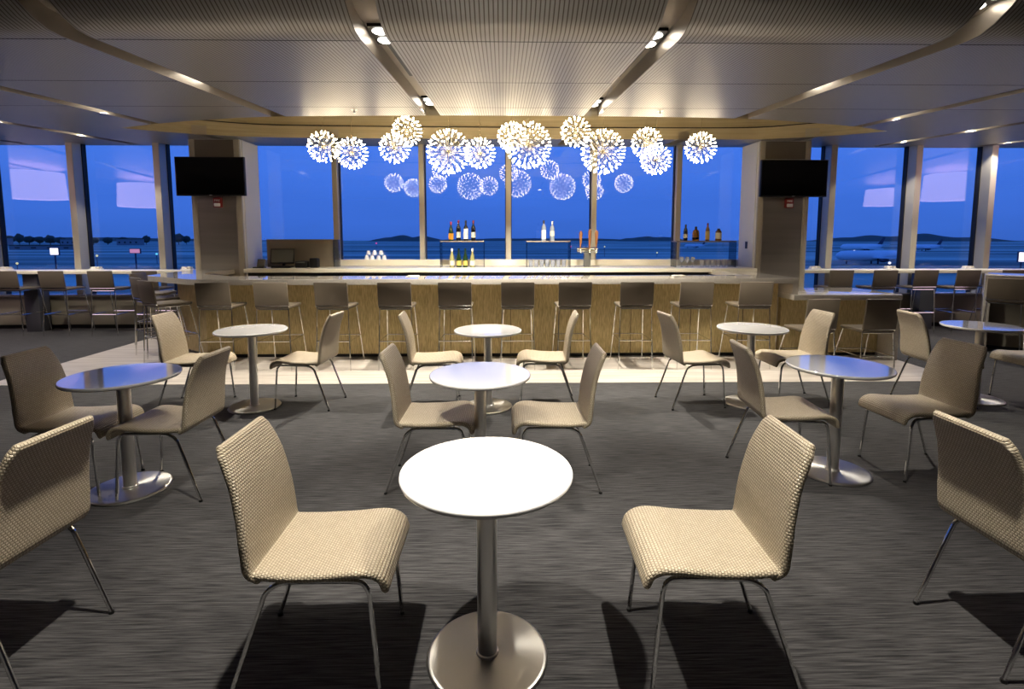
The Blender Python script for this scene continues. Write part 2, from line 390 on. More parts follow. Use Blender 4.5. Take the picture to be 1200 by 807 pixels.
# columns with steel cladding
for nm, x0, x1 in (('left', -5.035, -4.235), ('right', 4.20, 5.04)):
    t = thing('column', 'square %s column clad in brushed steel behind the wall-mounted screen' % nm, 'column', ((x0 + x1) / 2, 9.0, 0))
    h = (x1 - x0) / 2
    MB().box((-h + .01, -.38, 0), (h - .01, .235, 3.16)).build('core', 'white', t)
    for sgn in (-1, 1): MB().box((sgn * h - (.09 if sgn > 0 else 0), -.40, 0), (sgn * h + (0 if sgn > 0 else .09), -.36, 3.155), .004).build('edge_frame', 'beige', t)
    MB().box((-h + .09, -.395, 0), (h - .09, -.37, 2.86)).build('steel_panel', 'steel', t)
    MB().box((-h + .09, -.395, 2.865), (h - .09, -.37, 3.15)).build('upper_panel', 'brownpanel', t)
    inner = h if nm == 'left' else -h
    MB().box((inner - .006, -.3, 0), (inner + .006, .235, 3.16)).build('side_panel', 'white', t)
    if nm == 'right': MB().box((-h - .014, -.10, 1.40), (-h - .006, -.03, 1.52)).build('wall_switch', 'black', t)

# ------------------------------------------------------------------ televisions and alarms
def tv(x, z0, z1, label):
    t = thing('television', label, 'television', (x, 8.50, (z0 + z1) / 2)); h = (z1 - z0) / 2
    MB().box((-.545, -.03, -h), (.545, .025, h), .006).build('casing', 'black', t)
    MB().box((-.53, -.034, -h + .022), (.53, -.0305, h - .014)).build('screen', 'screen', t)
    MB().box((-.2, .025, -.15), (.2, .098, .15)).build('wall_bracket', 'black', t)
    MB().box((-.02, -.0335, -h + .006), (.02, -.0305, -h + .014)).build('logo', 'clearw', t)
    t.rotation_euler = (0, 0, 0)
tv(-4.65, 2.25, 2.86, 'black flat television on the left steel column'); tv(4.71, 2.245, 2.835, 'black flat television on the right steel column')
def alarm(x, label):
    t = thing('fire_alarm', label, 'fire alarm', (x, 8.60, 2.15))
    MB().box((-.07, -.05, -.08), (.07, -.0005, .08), .012).build('housing', 'red', t)
    MB().box((-.05, -.062, -.065), (.05, -.048, -.01), .01).build('strobe_lens', 'clearw', t)
    cu = bpy.data.curves.new('lettering', 'FONT'); cu.body = 'FIRE'; cu.size = 0.05; cu.align_x = 'CENTER'; cu.extrude = 0.0006
    o = bpy.data.objects.new('lettering_tmp', cu); COL.objects.link(o); bpy.context.view_layer.update()
    me = bpy.data.meshes.new_from_object(o); bpy.data.objects.remove(o); me.materials.clear(); me.materials.append(M['clearw'])
    q = bpy.data.objects.new('lettering', me); COL.objects.link(q); q.parent = t; q.location = (0, -.0515, .015); q.rotation_euler = (PI / 2, 0, 0)
alarm(-4.60, 'red fire alarm strobe under the left television'); alarm(4.70, 'red fire alarm strobe under the right television')

# ------------------------------------------------------------------ bar
def round_corner(p0, p1, p2, r=0.12, n=6):
    a = (Vector(p0) - Vector(p1)).normalized(); b = (Vector(p2) - Vector(p1)).normalized(); p = Vector(p1)
    s = p + a * r; e = p + b * r; return [tuple((s * (1 - t) ** 2 + p * 2 * t * (1 - t) + e * t * t)) for t in [k / n for k in range(n + 1)]]
bar = thing('bar_counter', 'long high bar with grey stone top and glowing bronze front', 'bar', (0, 7, 0))
def rel(poly): return [(x, y - 7) for x, y in poly]
outer = [(3.70, 6.56)]
front_left = round_corner((0, 6.54), (-3.80, 6.42), (-4.83, 7.13), .22)
left_c = round_corner((-3.80, 6.42), (-4.86, 7.15), (-5.0, 7.8), .08)
poly = [(3.77, 6.56), (3.77, 8.55), (3.35, 8.55), (3.35, 7.12), (-3.62, 7.02), (-4.25, 7.45), (-4.38, 7.75), (-4.38, 8.55), (-4.98, 8.55), (-4.98, 7.8)] + list(reversed(left_c)) + list(reversed(front_left))
MB().prism(rel(poly), 1.0, 1.07, 0.004).build('countertop', 'stone', bar)
fp = [(3.66, 6.84), (3.66, 8.5), (3.50, 8.5), (3.50, 7.0), (-3.80, 6.98), (-4.38, 7.40), (-4.45, 8.5), (-4.60, 8.5), (-4.55, 7.32), (-3.90, 6.83)]
MB().prism(rel(fp), 0.05, 1.0).build('front_panel', 'brass', bar)
fq = [(3.64, 6.87), (3.64, 8.5), (3.50, 8.5), (3.50, 7.0), (-3.80, 6.98), (-4.38, 7.40), (-4.45, 8.5), (-4.58, 8.5), (-4.53, 7.34), (-3.89, 6.86)]
MB().prism(rel(fq), 0.004, 0.05).build('toe_kick', 'darkcab', bar)
MB().box((3.70, -.44, .861), (3.77, 1.5, 1.0)).build('drop_end', 'stone', bar)
for sxx in (-3.1, -2.3, -1.5, -.7, .1, .9, 1.7, 2.5, 3.2):
    MB().box((sxx - .003, -.166, .05), (sxx + .003, -.160, 1.0)).build('panel_joint', 'seam', bar)

low = thing('low_counter', 'lower stone counter with waterfall end joined to right end of the bar', 'counter', (4.4, 7, 0))
MB().box((-.70, -.48, .79), (.70, .5, .86), .004).build('countertop', 'stone', low)
MB().box((.63, -.46, .004), (.70, .48, .79), .003).build('waterfall_leg', 'stone', low)
MB().box((-.70, -.18, .05), (.63, -.10, .79)).build('front_panel', 'brass', low)
MB().box((-.70, -.15, .004), (.63, -.10, .05)).build('toe_kick', 'darkcab', low)

# right foreground counter beyond the far right table
rc = thing('high_counter', 'high stone counter with panelled end at the right edge', 'counter', (8.0, 6.43, 0), -.72)
MB().box((-1.42, -.35, 1.0), (1.6, .35, 1.07), .004).build('countertop', 'stone', rc)
MB().box((-1.42, -.33, 0), (-1.35, .33, 1.0), .003).build('end_panel', 'stone', rc)
MB().box((-1.35, -.05, .05), (1.6, .03, 1.0)).build('front_panel', 'radiator', rc)
MB().box((-1.35, -.03, 0), (1.6, .03, .05)).build('toe_kick', 'darkcab', rc)

# back counter
bc = thing('back_counter', 'cream back counter running under the bar windows', 'counter', (0, 8.75, 0))
MB().box((-4.10, -.47, 1.035), (4.08, .528, 1.095), .005).build('countertop', 'cream', bc)
MB().box((-4.10, -.33, .02), (4.08, .50, 1.035)).build('carcass', 'darkcab', bc)
for i in range(6):
    a = -3.6 + i * 1.25
    d = MB().box((a, -.36, .1), (a + 1.2, -.335, .97), .004).build('cabinet_door', 'steel' if i in (1, 2, 3) else 'darkcab', bc)
    MB().tube([(a + .2, -.40, .93), (a + 1.0, -.40, .93)], .008, 8).box((a + .25, -.40, .922), (a + .27, -.36, .938)).box((a + .93, -.40, .922), (a + .95, -.36, .938)).build('handle', 'chrome', d)

# bar-back items
CT = 1.095
mb = thing('equipment_screen', 'grey-brown steel privacy panel standing on left of back counter', 'panel', (-3.28, 8.86, CT))
MB().box((-.70, .0, 0), (.42, .04, .46), .004).build('panel', 'shelf', mb); MB().box((.42, -.02, 0), (.50, .10, .46), .004).build('side_panel', 'smoke', mb)
MB().box((-.70, -.012, .45), (.42, 0, .465)).build('edge', 'steel', mb)
t = thing('till', 'black point-of-sale touchscreen tilted on the back counter', 'till', (-3.62, 8.62, CT), .1)
MB().box((-.16, -.10, 0), (.14, .12, .03), .008).build('base', 'black', t)
MB().tube([(0, .05, .02), (0, .06, .16)], .025, 10).build('stand', 'black', t)
sc = MB().box((-.19, -.012, -.12), (.19, .012, .13), .006).build('monitor', 'black', t); sc.location = (0, 0, .185); sc.rotation_euler = (-.25, 0, 0)
s2 = MB().box((-.17, -.0135, -.10), (.17, -.0122, .11)).build('display', 'acrylic', sc)
t = thing('card_terminal', 'small grey card reader standing left of the till', 'card reader', (-3.93, 8.5, CT))
MB().box((-.11, -.05, 0), (.07, .05, .02), .005).build('base', 'black', t)
q = MB().box((-.06, -.012, 0), (.06, .012, .13), .006).build('handset', 'acrylic', t); q.location = (0, 0, .02); q.rotation_euler = (-.35, 0, 0)
t = thing('receipt_printer', 'boxy black receipt printer right of the till', 'printer', (-3.30, 8.64, CT))
MB().box((-.10, -.09, 0), (.10, .09, .11), .015).build('body', 'black', t); MB().box((-.07, -.095, .08), (.07, -.088, .10)).build('paper_slot', 'acrylic', t)
t = thing('small_speaker', 'small dark box beside the receipt printer', 'box', (-3.10, 8.62, CT)); MB().box((-.07, -.06, 0), (.07, .06, .16), .02).build('body', 'black', t)

def riser(x, wd, label, h=.44):
    t = thing('display_riser', label, 'shelf', (x, 8.75, CT)); a = wd / 2
    MB().box((-a, -.14, h - .022), (a, .14, h), .002).build('shelf', 'shelf', t)
    for s in (-1, 1): MB().box((s * a - .005, -.14, 0), (s * a + .005, .14, h - .022)).build('side_pane', 'smoke', t)
    MB().box((-a + .005, .125, 0), (a - .005, .135, h - .022)).build('back_pane', 'clear', t)
    return h
X = lambda px, y: ((px - 600) / 610 + .017) * y
riser(X(542.5, 8.75), .72, 'bronze and glass display shelf holding eight wine bottles')
riser(X(642, 8.75), .72, 'bronze and glass display shelf with two clear bottles on top')
riser(X(825, 8.75), 1.0, 'bronze and glass display shelf with four spirit bottles on top')

def bottle(x, y, z, prof, body, lab, cap, label, group, h=1.0, lz=(.07, .16)):
    t = thing('bottle', label, 'bottle', (x, y, z), 0, group)
    MB().lathe([(0, 0)] + [(r, q * h) for r, q in prof] + [(0, prof[-1][1] * h)], 16).build('glass_body', body, t)
    rb = max(r for r, q in prof)
    if lab: MB().lathe([(rb + .0012, lz[0] * h), (rb + .0012, lz[1] * h)], 16).build('paper_label', lab, t)
    top = prof[-1][1] * h; rn = prof[-1][0]
    MB().lathe([(rn + .0015, top - .05), (rn + .0025, top - .002), (rn, top + .004), (0, top + .004)], 12).build('cap', cap, t)
WINE = [(.034, 0), (.038, .006), (.038, .19), (.034, .215), (.016, .25), (.014, .32)]
BURG = [(.036, 0), (.041, .006), (.041, .14), (.032, .19), (.016, .24), (.014, .31)]
SPIR = [(.036, 0), (.039, .006), (.039, .20), (.030, .235), (.014, .26), (.014, .32)]
SQUAT = [(.05, 0), (.056, .01), (.056, .12), (.045, .155), (.018, .175), (.018, .21)]
TALL = [(.03, 0), (.034, .006), (.034, .17), (.026, .21), (.013, .24), (.013, .29)]
FL = [(.045, 0), (.05, .01), (.05, .13), (.04, .15), (.024, .16), (.024, .18)]
TOP = CT + .4405
yb = 8.72
bottle(X(529, yb), yb, TOP, BURG, 'btl_green', 'lab_orange', 'cap_red', 'dark bottle with orange label, leftmost on top of the wine shelf', 'wine bottles on the left display shelf', lz=(.02, .12))
bottle(X(537.7, yb), yb, TOP, WINE, 'btl_black', 'lab_cream', 'cap_red', 'black wine bottle with cream label, second from left on the wine shelf top', 'wine bottles on the left display shelf', 1.04, (.05, .14))
bottle(X(546.3, yb), yb, TOP, WINE, 'btl_black', 'clearw', 'black', 'wine bottle with tall white label, third from left on the wine shelf top', 'wine bottles on the left display shelf', 1.04, (.03, .19))
bottle(X(555, yb), yb, TOP, WINE, 'btl_black', 'lab_cream', 'cap_red', 'black wine bottle with cream label, rightmost on the wine shelf top', 'wine bottles on the left display shelf', 1.04, (.05, .14))
for px, bd, lb, cp, lab in ((529.8, 'btl_pale', 'lab_cream', 'clearw', 'pale wine bottle, leftmost under the wine shelf'), (537.8, 'btl_green', 'lab_gold', 'btl_green', 'dark green bottle, second from left under the wine shelf'),
                            (545.5, 'btl_green', 'lab_gold', 'btl_green', 'dark green bottle, third from left under the wine shelf'), (553.6, 'btl_pale', 'lab_cream', 'lab_cream', 'pale wine bottle, rightmost under the wine shelf')):
    bottle(X(px, yb), yb, CT, BURG, bd, lb, cp, lab, 'wine bottles on the left display shelf', lz=(.03, .11))
bottle(X(637, yb), yb, TOP, SPIR, 'btl_clear', 'clearw', 'black', 'clear vodka-style bottle with black cap on the middle shelf top', 'clear bottles on the middle shelf', 1.04, (.03, .17))
bottle(X(647, yb), yb, TOP, SPIR, 'btl_clear', 'lab_cream', 'clearw', 'clear bottle with white cap on the middle shelf top', 'clear bottles on the middle shelf', 1.0, (.08, .16))
bottle(X(803.5, yb), yb, TOP, TALL, 'btl_black', 'lab_cream', 'black', 'dark spirit bottle, leftmost on the right display shelf', 'spirit bottles on the right shelf', .92, (.05, .12))
bottle(X(815.6, yb), yb, TOP, SQUAT, 'btl_amber', 'btl_black', 'black', 'squat amber whiskey bottle, second from left on the right display shelf', 'spirit bottles on the right shelf', 1.1, (.02, .05))
bottle(X(829.4, yb), yb, TOP, TALL, 'btl_amber', 'lab_gold', 'cap_red', 'tall amber bottle with yellow label on the right display shelf', 'spirit bottles on the right shelf', 1.0, (.02, .16))
bottle(X(842.4, yb), yb, TOP, FL, 'btl_amber', 'lab_cream', 'black', 'short square brown bottle, rightmost on the right display shelf', 'spirit bottles on the right shelf', 1.1, (.03, .12))

gm = None
def glass_at(x, y, z, label, group, stem=False):
    o = MB()
    if stem: o.lathe([(0, 0), (.03, .002), (.005, .008), (.004, .07), (.02, .085), (.036, .12), (.033, .17), (.031, .17), (.034, .12), (.018, .088), (0, .08)], 14)
    else: o.lathe([(0, 0), (.030, 0), (.036, .12), (.034, .12), (.028, .006), (0, .006)], 14)
    q = o.build('drinking_glass', 'tumbler', loc=(x, y, z)); tag(q, label, 'glass', group); return q
def glasses(pxs, ys, z, label, group, stem=False, nm=None):
    first = None
    for yy in ys:
        for px in pxs:
            x = X(px, yy)
            if first is None: first = glass_at(x, yy, z, label, group, stem)
            else:
                c = first.copy(); COL.objects.link(c); c.location = (x, yy, z)
glasses([622, 628.5, 635, 641.5, 648, 654.5, 661], (8.66, 8.80), CT, 'clear tumbler in the rows under the middle display shelf', 'tumblers under the middle shelf')
glasses([800, 806.5, 813], (8.66, 8.80), CT, 'clear stemmed glass in the left cluster under the right display shelf', 'stemmed glasses under the right shelf', True)
glasses([824, 830.5, 837, 843.5, 850, 856.5], (8.70,), CT, 'clear tumbler in the right-hand row under the right display shelf', 'tumblers under the right shelf')
# white cups upside down on the sill
first = None
for j in range(2):
    for px in ((431, 437, 444.5, 451) if j == 0 else (433, 440, 447.5)):
        z = 1.20 + j * .085; y = 9.32
        if first is None:
            first = MB().lathe([(0, .08), (.028, .075), (.044, .005), (.046, 0), (.043, 0), (.026, .070), (0, .070)], 16).build('cup', 'clearw', loc=(X(px, y), y, z)); tag(first, 'white cup turned over on the window sill, bottom row', 'cup', 'white cups stacked on the sill')
        else:
            c = first.copy(); COL.objects.link(c); c.location = (X(px, y), y, z)
            c['label'] = 'white cup turned over on the window sill, %s row' % ('bottom' if j == 0 else 'top')

# beer tap tower
t = thing('beer_tap_tower', 'steel beer tap tower with three wooden handles on the back counter', 'beer tap', (X(688, 8.7), 8.7, CT))
MB().box((-.055, -.05, 0), (.055, .05, .25), .01).build('column', 'acrylic', t)
MB().box((-.20, -.10, 0), (.20, .10, .012), .004).build('drip_tray', 'steel', t)
MB().tube([(-.17, 0, .29), (.17, 0, .29)], .045, 16).build('manifold', 'chrome', t)
for k, (dx, hh) in enumerate(((-.12, .30), (.03, .33), (.14, .31))):
    f = MB().tube([(dx, -.03, .30), (dx, -.10, .30), (dx, -.12, .24)], .012, 10).build('faucet', 'chrome', t)
    MB().tube([(dx, -.06, .30), (dx, -.07, .36), (dx, -.075, .42), (dx, -.085, .30 + hh - .04), (dx, -.085, .30 + hh)], [.010, .012, .02, .03, .014], 12).build('tap_handle', 'wood_tap', f)

# napkins / menus on the bar top and trays on window counters
for x, y, z, lab, nm in ((X(485, 7.0), 7.0, 1.07, 'folded white napkin on the bar top left of centre', 0), (X(795, 7.0), 7.0, 1.07, 'folded white napkin on the bar top toward the right', 1)):
    t = thing('napkin_pile', lab, 'napkins', (x, y - .05, z)); MB().box((-.08, -.05, 0), (.08, .05, .008), .003).build('sheet', 'paper', t); q = MB().box((-.075, -.045, .0), (.07, .045, .006), .002).build('sheet', 'paper', t); q.location = (.01, 0, .008); q.rotation_euler = (0, 0, .2)
tr = None
for px, lab in ((16, 'leftmost condiment tray on the left window counter'), (119, 'condiment tray on the left window counter behind the stools'), (223, 'condiment tray on the left window counter beside the steel column'),
                (959, 'condiment tray on the right window counter beside the steel column'), (1049, 'condiment tray in the middle of the right window counter'), (1143, 'rightmost condiment tray on the right window counter')):
    loc = (X(px, 8.95), 8.95, 1.04)
    if tr is None:
        tr = thing('condiment_tray', 'white ' + lab, 'tray', loc, 0, 'white condiment trays on the window counters')
        MB().box((-.09, -.05, 0), (.09, .05, .025), .006).build('tray', 'clearw', tr)
        for i, mm in enumerate(('paper', 'paper', 'lab_cream')): MB().box((-.075 + i * .052, -.04, .025), (-.033 + i * .052, .04, .055), .003).build('packet_stack', mm, tr)
    else: dup(tr, loc, 0, 'white ' + lab)

# ------------------------------------------------------------------ seating
def shell_part(prof, widths, th, name, m, parent, round_start=False, round_end=True):
    """upholstered slab swept along a side profile; UVs in metres"""
    P = catmull([(x, 0, z) for x, z in prof], 7); n = len(P)
    L = [0.0]
    for a, b in zip(P, P[1:]): L.append(L[-1] + (b - a).length)
    W = [interp(l / L[-1], widths) for l in L]
    bm = bmesh.new(); uv = bm.loops.layers.uv.new('UVMap'); rings = []; K_ = 10
    def rings_at(p, nrm, w, t, v):
        r = []; hw = max(w - t, .002)
        nx = 14
        for k in range(nx + 1): u = -hw + 2 * hw * k / nx; r.append((u, t))
        for k in range(1, K_): a = PI / 2 - PI * k / K_; r.append((hw + t * math.cos(a), t * math.sin(a)))
        for k in range(nx + 1): u = hw - 2 * hw * k / nx; r.append((u, -t))
        for k in range(1, K_): a = -PI / 2 - PI * k / K_; r.append((-hw + t * math.cos(a), t * math.sin(a)))
        vs = [bm.verts.new(p + nrm * q + Vector((0, u, 0))) for u, q in r]
        us = [-hw]
        for (u0, q0), (u1, q1) in zip(r, r[1:] + r[:1]): us.append(us[-1] + math.hypot(u1 - u0, q1 - q0))
        return vs, [(uu, v) for uu in us]
    seq = []
    for i, p in enumerate(P):
        t = (P[min(i + 1, n - 1)] - P[max(i - 1, 0)]).normalized(); nrm = Vector((-t.z, 0, t.x))
        seq.append((p, nrm, W[i], th, L[i], t))
    out = []
    if round_start:
        p, nr, w_, t_, l, tt = seq[0]
        for a in (80, 55, 30): c = math.cos(math.radians(a)); s_ = math.sin(math.radians(a)); out.append((p - tt * t_ * s_, nr, w_ - t_ * (1 - c) * .8, t_ * c, l - t_ * s_))
    out += [s[:5] for s in seq]
    if round_end:
        p, nr, w_, t_, l, tt = seq[-1]
        for a in (30, 55, 80): c = math.cos(math.radians(a)); s_ = math.sin(math.radians(a)); out.append((p + tt * t_ * s_, nr, w_ - t_ * (1 - c) * .8, t_ * c, l + t_ * s_))
    R = [rings_at(*o) for o in out]
    for (a, ua), (b, ub) in zip(R, R[1:]):
        m_ = len(a)
        for k in range(m_):
            k2 = (k + 1) % m_
            f = bm.faces.new((a[k], a[k2], b[k2], b[k])); f.smooth = True
            for lp, q in zip(f.loops, (ua[k], ua[k + 1], ub[k + 1], ub[k])): lp[uv].uv = (q[0] + 1, q[1] + 1)
    for (a, ua) in (R[0], R[-1]):
        f = bm.faces.new(a)
        for lp, q in zip(f.loops, ua): lp[uv].uv = (q[0] + 1, q[1] + 1)
    bmesh.ops.recalc_face_normals(bm, faces=bm.faces)
    me = bpy.data.meshes.new(name); bm.to_mesh(me); bm.free(); me.materials.append(M[m])
    o = bpy.data.objects.new(name, me); COL.objects.link(o); o.parent = parent; return o

def make_chair(label):
    t = thing('dining_chair', label, 'chair')
    shell_part([(-.205, .440), (-.10, .436), (.03, .440), (.13, .449), (.185, .446), (.222, .425), (.236, .392)],
               [(0, .205), (.3, .214), (.75, .216), (1, .205)], .015, 'seat', 'weave', t, True, True)
    shell_part([(-.196, .428), (-.223, .452), (-.232, .52), (-.243, .62), (-.268, .74), (-.305, .835), (-.318, .862)],
               [(0, .206), (.12, .212), (.3, .210), (.8, .186), (.95, .174), (1, .160)], .016, 'backrest', 'weave', t, True, True)
    for s in (-1, 1):
        f = MB().tube(catmull([(.11, s * .185, .413), (.155, s * .187, .408), (.178, s * .189, .375), (.187, s * .191, .30), (.21, s * .20, .012)], 5), .0085, 10).build('leg', 'chrome', t)
        MB().lathe([(0, 0), (.011, 0), (.011, .012), (0, .014)], 10, (.21, s * .20, 0)).build('foot_cap', 'black', f)
        r = MB().tube(catmull([(-.07, s * .185, .413), (-.12, s * .187, .408), (-.165, s * .189, .38), (-.192, s * .191, .32), (-.30, s * .20, .012)], 5), .0085, 10).build('leg', 'chrome', t)
        MB().lathe([(0, 0), (.011, 0), (.011, .012), (0, .014)], 10, (-.30, s * .20, 0)).build('foot_cap', 'black', r)
        MB().tube([(.112, s * .185, .413), (-.072, s * .185, .413)], .0085, 10).build('side_rail', 'chrome', t)
    MB().tube([(.06, -.185, .413), (.06, .185, .413)], .0075, 8).tube([(-.06, -.185, .413), (-.06, .185, .413)], .0075, 8).build('cross_rail', 'chrome', t)
    return t

CH = [ # x, y, rot, label
 (-.638, 1.863, -.002, 'woven beige chair left of the front centre table, brightly lit'),
 (.735, 1.856, 3.105, 'woven beige chair right of the front centre table, brightly lit'),
 (-.426, 3.294, -.016, 'woven beige chair left of the middle-row centre table'),
 (.303, 3.285, 3.136, 'woven beige chair right of the middle-row centre table'),
 (-2.664, 3.255, .031, 'woven beige chair at left side of the near left bluish table'),
 (-2.113, 3.231, 3.115, 'woven beige chair at right side of the near left bluish table'),
 (-2.876, 4.90, .041, 'cream-lit chair left of the far left white table'),
 (-1.884, 4.901, 3.054, 'beige chair right of the far left white table'),
 (-.639, 4.895, .058, 'beige chair left of the farthest centre table'),
 (.378, 4.926, 3.083, 'beige chair right of the farthest centre table'),
 (1.838, 4.87, .103, 'beige chair left of the far right white table'),
 (2.779, 4.928, 3.173, 'cream-lit chair right of the far right white table'),
 (1.896, 3.373, -.08, 'beige chair left of the near right bluish table, back to camera'),
 (2.803, 3.411, 3.196, 'broad-backed beige chair right of the near right bluish table'),
 (4.202, 4.848, -.116, 'shadowed brown chair left of the rightmost table'),
 (5.14, 4.87, 3.2, 'beige chair seat cut off at right edge by the rightmost table'),
 (2.083, 1.88, -.009, 'woven chair cut by the right edge of the photo, seen from behind'),
 (-1.965, 1.90, 3.09, 'woven chair cut by the left edge of the photo, seen from behind'),
]
c0 = make_chair(CH[0][3]); c0['group'] = 'woven chairs at the round tables'
for i, (x, y, a, lb) in enumerate(CH):
    if i == 0: c0.location = (x, y, 0); c0.rotation_euler = (0, 0, a)
    else: dup(c0, (x, y, 0), a, lb)

def make_table(label):
    t = thing('round_table', label, 'table')
    R = .315
    MB().lathe([(0, .712), (R - .012, .712), (R - .003, .716), (R, .724), (R, .729), (R - .003, .734), (R - .006, .735), (R - .008, .735), (R - .012, .735), (0, .735)], 72).build('tabletop', 'tabletop', t, sharp=60)
    MB().lathe([(.037, .014), (.037, .705)], 32).build('column', 'brushed', t)
    MB().lathe([(0, .703), (.09, .703), (.09, .7115), (0, .7115)], 24).build('mounting_plate', 'brushed', t)
    b = MB().lathe([(0, 0), (.226, 0), (.229, .004), (.224, .012), (.217, .0150), (.214, .0152), (.205, .0153), (.12, .0160), (.04, .0168), (0, .017)], 72).build('base', 'disc', t, sharp=25)
    MB().lathe([(.037, .0165), (.044, .0165), (.042, .024), (.037, .026)], 32).build('collar', 'brushed', t)
    return t
TB = [(-.062, 1.834, 'white round pedestal table in the front centre, brightly lit'), (-.145, 3.19, 'round pedestal table directly behind the front centre table'),
      (-.142, 4.767, 'farthest of the three centre round tables, nearest the bar'), (-2.338, 4.812, 'bright white round table at far left near the bar'),
      (-2.358, 3.197, 'near left round table with top reflecting blue sky'), (2.358, 4.838, 'bright white round table at far right near the bar'),
      (2.233, 3.364, 'near right round table with top reflecting blue sky'), (4.64, 4.92, 'rightmost round table cut by the right edge')]
t0 = make_table(TB[0][2]); t0['group'] = 'round pedestal tables'
for i, (x, y, lb) in enumerate(TB):
    if i == 0: t0.location = (x, y, 0)
    else: dup(t0, (x, y, 0), .3 * i, lb)

def make_stool(label, sh=.775, nm='bar_stool', bh=.275, cat='bar stool'):
    t = thing(nm, label, cat)
    MB().box((-.22, -.195, sh - .035), (.19, .195, sh), .014, 3).build('seat', 'upholstery', t)
    # thin back panel leaning back slightly
    bm = MB(); z0, z1 = sh + .008, sh + .008 + bh
    bm.box((-.236, -.197, z0), (-.212, .197, z1), .008, 2)
    for v in bm.bm.verts: v.co.x -= (v.co.z - z0) * .12
    bm.build('backrest', 'upholstery', t)
    fr, rr = .30, -.22
    for s in (-1, 1):
        MB().tube([(.165, s * .17, sh - .04), (fr, s * .205, 0)], .0075, 8).build('leg', 'chrome', t)
        MB().tube([(-.205, s * .185, sh - .025), (rr - .02, s * .205, 0)], .0075, 8).build('leg', 'chrome', t)
    k = .35 / (sh - .03); f = lambda a, b: b + (a - b) * k
    zf = .35 if sh > .7 else .18; kk = zf / (sh - .03)
    fx = fr + (.165 - fr) * kk; fy = .205 + (.17 - .205) * kk; rx = rr - .02 + (.035) * kk; ry = .205 - .02 * kk
    MB().tube([(fx, -fy, zf), (fx, fy, zf)], .0065, 8).tube([(rx, -ry, zf), (rx, ry, zf)], .0065, 8).tube([(fx, -fy, zf), (rx, -ry, zf)], .0065, 8).tube([(fx, fy, zf), (rx, ry, zf)], .0065, 8).build('footrest', 'chrome', t)
    MB().tube([(-.215, -.19, sh - .012), (-.222, -.195, sh + .002), (-.222, .195, sh + .002), (-.215, .19, sh - .012)], .007, 8).tube([(-.20, -.17, sh - .043), (.165, -.17, sh - .043), (.165, .17, sh - .043), (-.20, .17, sh - .043), (-.20, -.17, sh - .043)], .007, 8).build('seat_frame', 'chrome', t)
    return t
bx = [-3.41, -2.73, -2.015, -1.285, -.57, .175, .845, 1.595, 2.31, 3.02]
ords = ['leftmost', 'second from left', 'third from left', 'fourth from left', 'fifth from left', 'sixth from left', 'seventh from left', 'third from right', 'second from right', 'rightmost']
brot = [.03, .02, -.03, .02, .0, -.01, .03, -.03, -.04, -.03]
s0 = make_stool('x')
G1 = 'bar stools along the bar front'
for i, x in enumerate(bx):
    lb = 'taupe bar stool at the bar front, %s in the row facing the bar' % ords[i]
    if i == 0: s0.location = (x, 6.37, .004); s0.rotation_euler = (0, 0, PI / 2 + brot[0]); s0['label'] = lb; s0['group'] = G1
    else: dup(s0, (x, 6.36, .004), PI / 2 + brot[i], lb, G1)
G2 = 'bar stools at the angled left end of the bar'
dup(s0, (-4.22, 6.60, .004), math.radians(56), 'bar stool at the angled left bar end, nearest the row of front stools', G2)
dup(s0, (-4.66, 7.08, .004), math.radians(52), 'second bar stool at the angled left bar end', G2)
dup(s0, (-5.22, 7.90, .0), math.radians(5), 'bar stool at the left bar end farthest back toward the windows', G2)
G3 = 'stools along the left window counter'
for px, lb in ((14, 'leftmost'), (67, 'second from left'), (123, 'third from left'), (174, 'rightmost, partly hidden by bar-end stools')):
    dup(s0, (X(px, 8.42), 8.66, 0), PI / 2, 'taupe stool at the left window counter, ' + lb, G3)
G4 = 'stools along the right window counter'
for px, lb in ((991, 'leftmost, near the steel column'), (1044, 'second from left'), (1093, 'third from left'), (1144, 'fourth from left'), (1199, 'rightmost, at the photo edge')):
    dup(s0, (X(px, 8.42), 8.66, 0), PI / 2, 'taupe stool at the right window counter, ' + lb, G4)
dup(s0, (6.67, 6.76, 0), PI / 2 - .72, 'taupe high stool at the counter on the right edge', 'stool at the right edge counter')
ls = make_stool('low taupe stool with wide back at left of the lower counter', .50, 'low_stool', .36, 'stool'); ls['group'] = 'low stools at the lower counter'
ls.location = (3.72, 6.22, .004); ls.rotation_euler = (0, 0, PI / 2 + .05)
dup(ls, (4.42, 6.20, .004), PI / 2 + .0, 'low taupe stool with wide back at right of the lower counter')

# ------------------------------------------------------------------ globe pendants
def make_bulb_mesh():
    mb = MB(); mb.lathe([(0, -.020), (.005, -.014), (.0082, .004), (.006, .014), (0, .018)], 6)
    me = bpy.data.meshes.new('bulb'); bmesh.ops.recalc_face_normals(mb.bm, faces=mb.bm.faces); mb.bm.to_mesh(me); mb.bm.free(); me.materials.append(M['bulb']); return me
BME = make_bulb_mesh()
GL = [(379, 172, .43), (412.6, 179.4, .43), (462.4, 173.3, .42), (477, 153.8, .43), (525.7, 177.7, .60), (562.5, 179.4, .43), (599.8, 160.3, .42), (619.2, 170.1, .62), (674.5, 154.5, .43), (706.5, 177.8, .60), (757.8, 167.8, .43), (768.5, 186.7, .42), (821, 173.2, .43)]
GY = [7.15, 7.05, 7.1, 7.4, 7.1, 7.2, 7.4, 7.0, 7.4, 7.05, 7.2, 7.05, 7.15]
